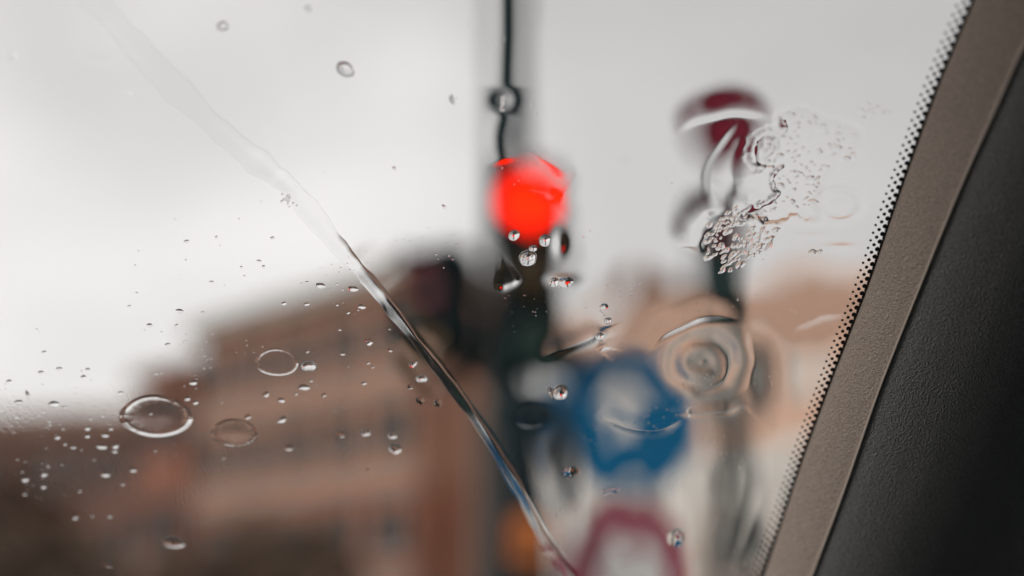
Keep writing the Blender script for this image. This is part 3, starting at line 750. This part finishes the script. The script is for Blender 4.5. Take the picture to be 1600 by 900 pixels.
specks(22, 300, 570, 90, 70, 1.2, 3, 'tiny raindrop near the corner of the brick building', 'tiny specks by the brick building corner', 4, cond=lambda x, y: left(x, y) and x > 195 and x < 400, sub=lambda x, y, q: ', against the sky' if y < 560 and x < 300 else (', on its wall above the water rings' if y < 620 else ', beside the water rings'))
specks(22, 520, 540, 80, 90, 1.2, 3.2, 'tiny raindrop over the tan facade left of the rivulet', 'tiny specks over the tan facade', 5, cond=lambda x, y: left(x, y) and x > 405 and y > 445, sub=lambda x, y, q: ', near its cornice' if y < 520 else (', level with the thin rimmed ring' if y < 610 else ', below the thin rimmed ring'))
specks(16, 330, 415, 80, 35, 1.4, 3.6, 'tiny dark raindrop on the white sky left of the rivulet', 'tiny specks on the white sky', 6, cond=lambda x, y: left(x, y) and y < 470 and x > 180, sub=lambda x, y, q: ', high up' if y < 405 else ', just over the roofs')
# ragged droplets standing in the thin patch
def in_poly(x, y, P):
    c = False
    for i in range(len(P)):
        x0, y0 = P[i]; x1, y1 = P[(i + 1) % len(P)]
        if (y0 > y) != (y1 > y) and x < (x1 - x0) * (y - y0) / (y1 - y0) + x0: c = not c
    return c
specks(92, 1255, 270, 60, 60, 2.0, 6.0, 'ragged droplet standing in the frayed patch', 'droplets in the frayed patch', 8, IRR, lambda x, y: in_poly(x, y, PATCH), (.5, 1.0), 'droplet', lambda x, y, q: (', in its top lobe' if y < 212 else ', by its dark curved left edge' if x < 1225 and y < 300 else ', in its right lobe' if x > 1285 else ', in its lower fringe' if y > 312 else ', in its middle'))
specks(14, 1370, 183, 14, 6, 2.0, 4.5, 'droplet in the small cluster close to the dotted border near the top', 'small cluster by the dotted border', 9, IRR, None, (.7, 1.1), 'droplet')
# bubble clusters: beads that cling together
def cluster(name, label, pts, spread, n, r0, r1, seed):
    r = random.Random(seed); cx, cy = pts[len(pts) // 2]; a, b = g_ab(cx, cy)
    root = empty(name, g_pt(a, b, N0)); tag(root, label, 'bubbles'); done = []; tries = 0
    while len(done) < n and tries < 4000:
        tries += 1; t_ = r.random() * (len(pts) - 1); i = min(int(t_), len(pts) - 2); f = t_ - i
        x = pts[i][0] * (1 - f) + pts[i + 1][0] * f + r.gauss(0, spread); y = pts[i][1] * (1 - f) + pts[i + 1][1] * f + r.gauss(0, spread)
        q = r.uniform(r0, r1)
        if any(math.hypot(x - a_, y - b_) < (q + c_) * .82 for a_, b_, c_ in done): continue
        done.append((x, y, q)); drop('bubble', x, y, q * r.uniform(.8, 1.1), q * r.uniform(1.0, 1.35), None, meshes=BEADS if r1 < 3 else IRR + CAPS, rot=r.uniform(-1.0, -.3), hz=r.uniform(.6, 1.0), parent=root)
cluster('bubble_cluster', 'upper bubble cluster, a dense slanting band over the dark signal box', [(1112, 404), (1120, 378), (1140, 356), (1158, 350)], 5.5, 34, 2.4, 6.0, 1)
cluster('bubble_cluster', 'lower bubble cluster, a fat clump right of the dark signal box', [(1143, 420), (1158, 400), (1178, 390), (1200, 384)], 7.5, 40, 3.0, 6.8, 2)
cluster('bubble_cluster', 'thin string of tiny beads pinching the mast above the red lamp', [(787, 160), (784, 172), (783, 184)], 1.2, 12, 1.4, 2.6, 3)
cluster('bubble_cluster', 'tiny speckled beads inside the big bead under the red lamp', [(820, 416), (830, 415)], 3, 10, 1.3, 2.4, 4)
cluster('bubble_cluster', 'faint tiny beads by the rivulet in the pale sky', [(440, 318), (452, 330)], 5, 12, 1.2, 2.2, 5)

# ------------------------------------------------------------------ rivulet: a ridge of water as one closed body
bm = bmesh.new(); secs = []
rp = [(x, y) for x, y in RIV if -55 < y < 990]
NS = 29
for i, (x, y) in enumerate(rp):
    x2, y2 = rp[min(i + 1, len(rp) - 1)]; x1, y1 = rp[max(i - 1, 0)]
    a1_, b1_ = g_ab(x1, y1); a2_, b2_ = g_ab(x2, y2); tx, ty = a2_ - a1_, b2_ - b1_; l_ = math.hypot(tx, ty); nx, ny = -ty / l_, tx / l_
    a_, b_ = g_ab(x, y); k = pxm(y)
    w = np.interp(y, [-60, 120, 260, 330, 420, 470, 560, 700, 900], [24, 22, 20, 17, 14, 10.5, 9, 8.5, 9.5]) * k * (1 + .14 * math.sin(i * .37) + .09 * math.sin(i * .83 + 1) + .05 * math.sin(i * 1.7))
    asp = np.interp(y, [-60, 120, 260, 330, 420, 470, 560, 700, 900], [.010, .02, .035, .06, .11, .22, .22, .18, .16]) * (1 + .12 * math.sin(i * .8 + 2))
    sec = []
    for j in range(NS):
        u = -1 + 2 * j / (NS - 1); s_ = (u + 1) / 2; q_ = float(np.interp(y, [300, 430], [0, 1])); h_ = asp * w * (q_ * s_ ** .9 * (1 - s_ ** 5) + (1 - q_) * 1.1 * math.cos(u * math.pi / 2) ** 2 if abs(u) < .999 else 0) * (1 + .25 * u * math.sin(i * .35))
        p_ = g_pt(a_ + nx * u * w, b_ + ny * u * w, N0 + FILM + .0001 + h_); sec.append(bm.verts.new(p_ - GO))
    p0_ = bm.verts.new(g_pt(a_ + nx * w, b_ + ny * w, N0 + FILM) - GO); p1_ = bm.verts.new(g_pt(a_ - nx * w, b_ - ny * w, N0 + FILM) - GO)
    secs.append((sec, p0_, p1_))
for i in range(len(secs) - 1):
    (s0, a0_, c0_), (s1, a1_, c1_) = secs[i], secs[i + 1]
    for j in range(NS - 1): bm.faces.new((s0[j], s0[j + 1], s1[j + 1], s1[j])).smooth = True
    bm.faces.new((s0[-1], a0_, a1_, s1[-1])); bm.faces.new((a0_, c0_, c1_, a1_)); bm.faces.new((c0_, s0[0], s1[0], c1_))
for s_, a_, c_ in (secs[0], secs[-1]): bm.faces.new(s_ + [a_, c_])
bmesh.ops.recalc_face_normals(bm, faces=bm.faces)
for e in bm.edges:
    if len(e.link_faces) == 2 and (not e.link_faces[0].smooth or not e.link_faces[1].smooth): e.smooth = False
rv = meshobj('water_rivulet', bm, WATER, None, GO)
tag(rv, 'long rivulet of water slanting down the glass from top left to bottom centre', 'rivulet')

# ------------------------------------------------------------------ pillar trim inside the car
def grain(name, c, rough, strength):
    m = bpy.data.materials.new(name); m.use_nodes = True; t = m.node_tree; b = t.nodes['Principled BSDF']
    b.inputs['Base Color'].default_value = (*c, 1); b.inputs['Roughness'].default_value = rough; b.inputs['Specular IOR Level'].default_value = .45
    tc = N(t, 'ShaderNodeTexCoord'); v = N(t, 'ShaderNodeTexVoronoi'); v.inputs['Scale'].default_value = 1900; v.feature = 'SMOOTH_F1'
    n = N(t, 'ShaderNodeTexNoise'); n.inputs['Scale'].default_value = 1350; n.inputs['Detail'].default_value = 4
    a = N(t, 'ShaderNodeMath', operation='ADD'); bn = N(t, 'ShaderNodeBump'); bn.inputs['Strength'].default_value = strength; bn.inputs['Distance'].default_value = .00042
    t.links.new(tc.outputs['Object'], v.inputs['Vector']); t.links.new(tc.outputs['Object'], n.inputs['Vector'])
    t.links.new(v.outputs['Distance'], a.inputs[0]); t.links.new(n.outputs['Fac'], a.inputs[1]); t.links.new(a.outputs[0], bn.inputs['Height']); t.links.new(bn.outputs['Normal'], b.inputs['Normal'])
    r = N(t, 'ShaderNodeValToRGB'); r.color_ramp.elements[0].color = (*[x * .82 for x in c], 1); r.color_ramp.elements[1].color = (*[x * 1.15 for x in c], 1)
    r.color_ramp.elements[0].position = .35; r.color_ramp.elements[1].position = .65
    t.links.new(n.outputs['Fac'], r.inputs['Fac']); t.links.new(r.outputs['Color'], b.inputs['Base Color'])
    return m
TRIM = grain('warm_grey_vinyl', (.68, .56, .49), .5, 1)
TRIM_SHADE = grain('shaded_grey_vinyl', (.345, .345, .35), .5, 1.0)  # same vinyl as the front panel, its shade put into the colour
LIP = mat('beige_lip', (.72, .62, .55), .4)
pt = empty('pillar_trim', GO); tag(pt, 'grained grey windscreen pillar trim with a thin pale seam at the right', 'pillar trim')
rows = list(range(-240, 1191, 15))
def sec_curve(pr, n):
    P = smooth_pts(pr, n); return P
SEAM = [(a_, b_ + 5) for a_, b_ in [(-300, 1800), (0, 1635), (82, 1590), (160, 1557), (265, 1508), (445, 1434), (615, 1367), (765, 1316), (890, 1268), (1200, 1150)]]
def seam_px(py): return float(np.interp(py, [q[0] for q in SEAM], [q[1] for q in SEAM]))
ee = np.array([g_ab(edge_px(py), py) for py in rows])
for _ in range(6): ee[1:-1] = (ee[:-2] + 2 * ee[1:-1] + ee[2:]) / 4
WS = .0175                                  # how far the seam stands off the glass
rs_ = []
for i, py in enumerate(rows):
    p = g_pt(ee[i, 0], ee[i, 1], -.0006) - FX * WS - C0
    z = p.dot(FX); yy = 450 - p.dot(UX) / z * FP
    rs_.append((seam_px(yy) - 800) / FP * z - p.dot(RX))
rs_ = np.array(rs_)
for _ in range(8): rs_[1:-1] = (rs_[:-2] + 2 * rs_[1:-1] + rs_[2:]) / 4
def pillar_pt2(i, r_, w_):                  # r_ = 1 at the seam
    q = r_ * rs_[i] if r_ <= 1 else rs_[i] + (r_ - 1)
    return g_pt(ee[i, 0], ee[i, 1], -.0006) + RX * q - FX * w_
front = sec_curve([(0.0, -.003), (.0, .002), (.10, .0050), (.32, .0092), (.64, .0138), (.95, .0172)], 40)
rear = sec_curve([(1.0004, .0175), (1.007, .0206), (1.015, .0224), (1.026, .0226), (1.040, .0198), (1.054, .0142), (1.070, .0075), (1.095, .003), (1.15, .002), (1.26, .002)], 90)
def loft(name, prof, m):
    b = bmesh.new(); G_ = [[b.verts.new(pillar_pt2(i, r_, w_) - GO) for r_, w_ in prof] for i in range(len(rows))]
    for i in range(len(rows) - 1):
        for j in range(len(prof) - 1): b.faces.new((G_[i][j], G_[i + 1][j], G_[i + 1][j + 1], G_[i][j + 1]))
    o = meshobj(name, b, m, pt); o.data.shade_smooth(); return o
loft('front_panel', front, TRIM)
loft('rear_panel', rear, TRIM_SHADE)
loft('seam_lip', [(.945, .0168), (.948, .0177), (.957, .0182), (.972, .0185), (.988, .0184), (.998, .0180), (1.0003, .0172)], LIP)

# ------------------------------------------------------------------ the unseen car round the camera, window openings shaped for the light
CARP = mat('grey_roof_lining', (.6, .57, .54), .9); DASH = mat('dark_dashboard', (.02, .024, .028), .6); DOOR = mat('dark_door_trim', (.03, .035, .04), .7)
car = empty('car_cabin', (0, -.5, .0)); tag(car, 'dark cabin of the car round the viewer, behind the windscreen', 'car')
def cbox(name, m, x0, x1, y0, y1, z0, z1):
    b = bmesh.new(); bx(b, x0, x1, y0, y1, z0, z1, .02); return meshobj(name, b, m, car, (0, .5, 0))
topp = g_pt(0, .30, 0); botp = g_pt(0, -.45, 0)
cbox('roof', CARP, -.78, .60, -1.7, topp.y + .02, topp.z - .0, topp.z + .05)
cbox('dashboard', DASH, -.78, .56, .30, botp.y + .3, .55, botp.z + .01)
cbox('floor', DASH, -.78, .56, -1.7, 1.0, .22, .28)
cbox('rear_wall', DOOR, -.78, .56, -1.75, -1.65, .28, 1.05)
cbox('unseen_door', DOOR, .50, .56, -1.6, .75, .28, topp.z - .01)  # unseen; raised to the roof to cut side light from the rear panel
cbox('unseen_door', DOOR, -.83, -.77, -1.6, .75, .28, .95)
print('objects', len(bpy.data.objects))
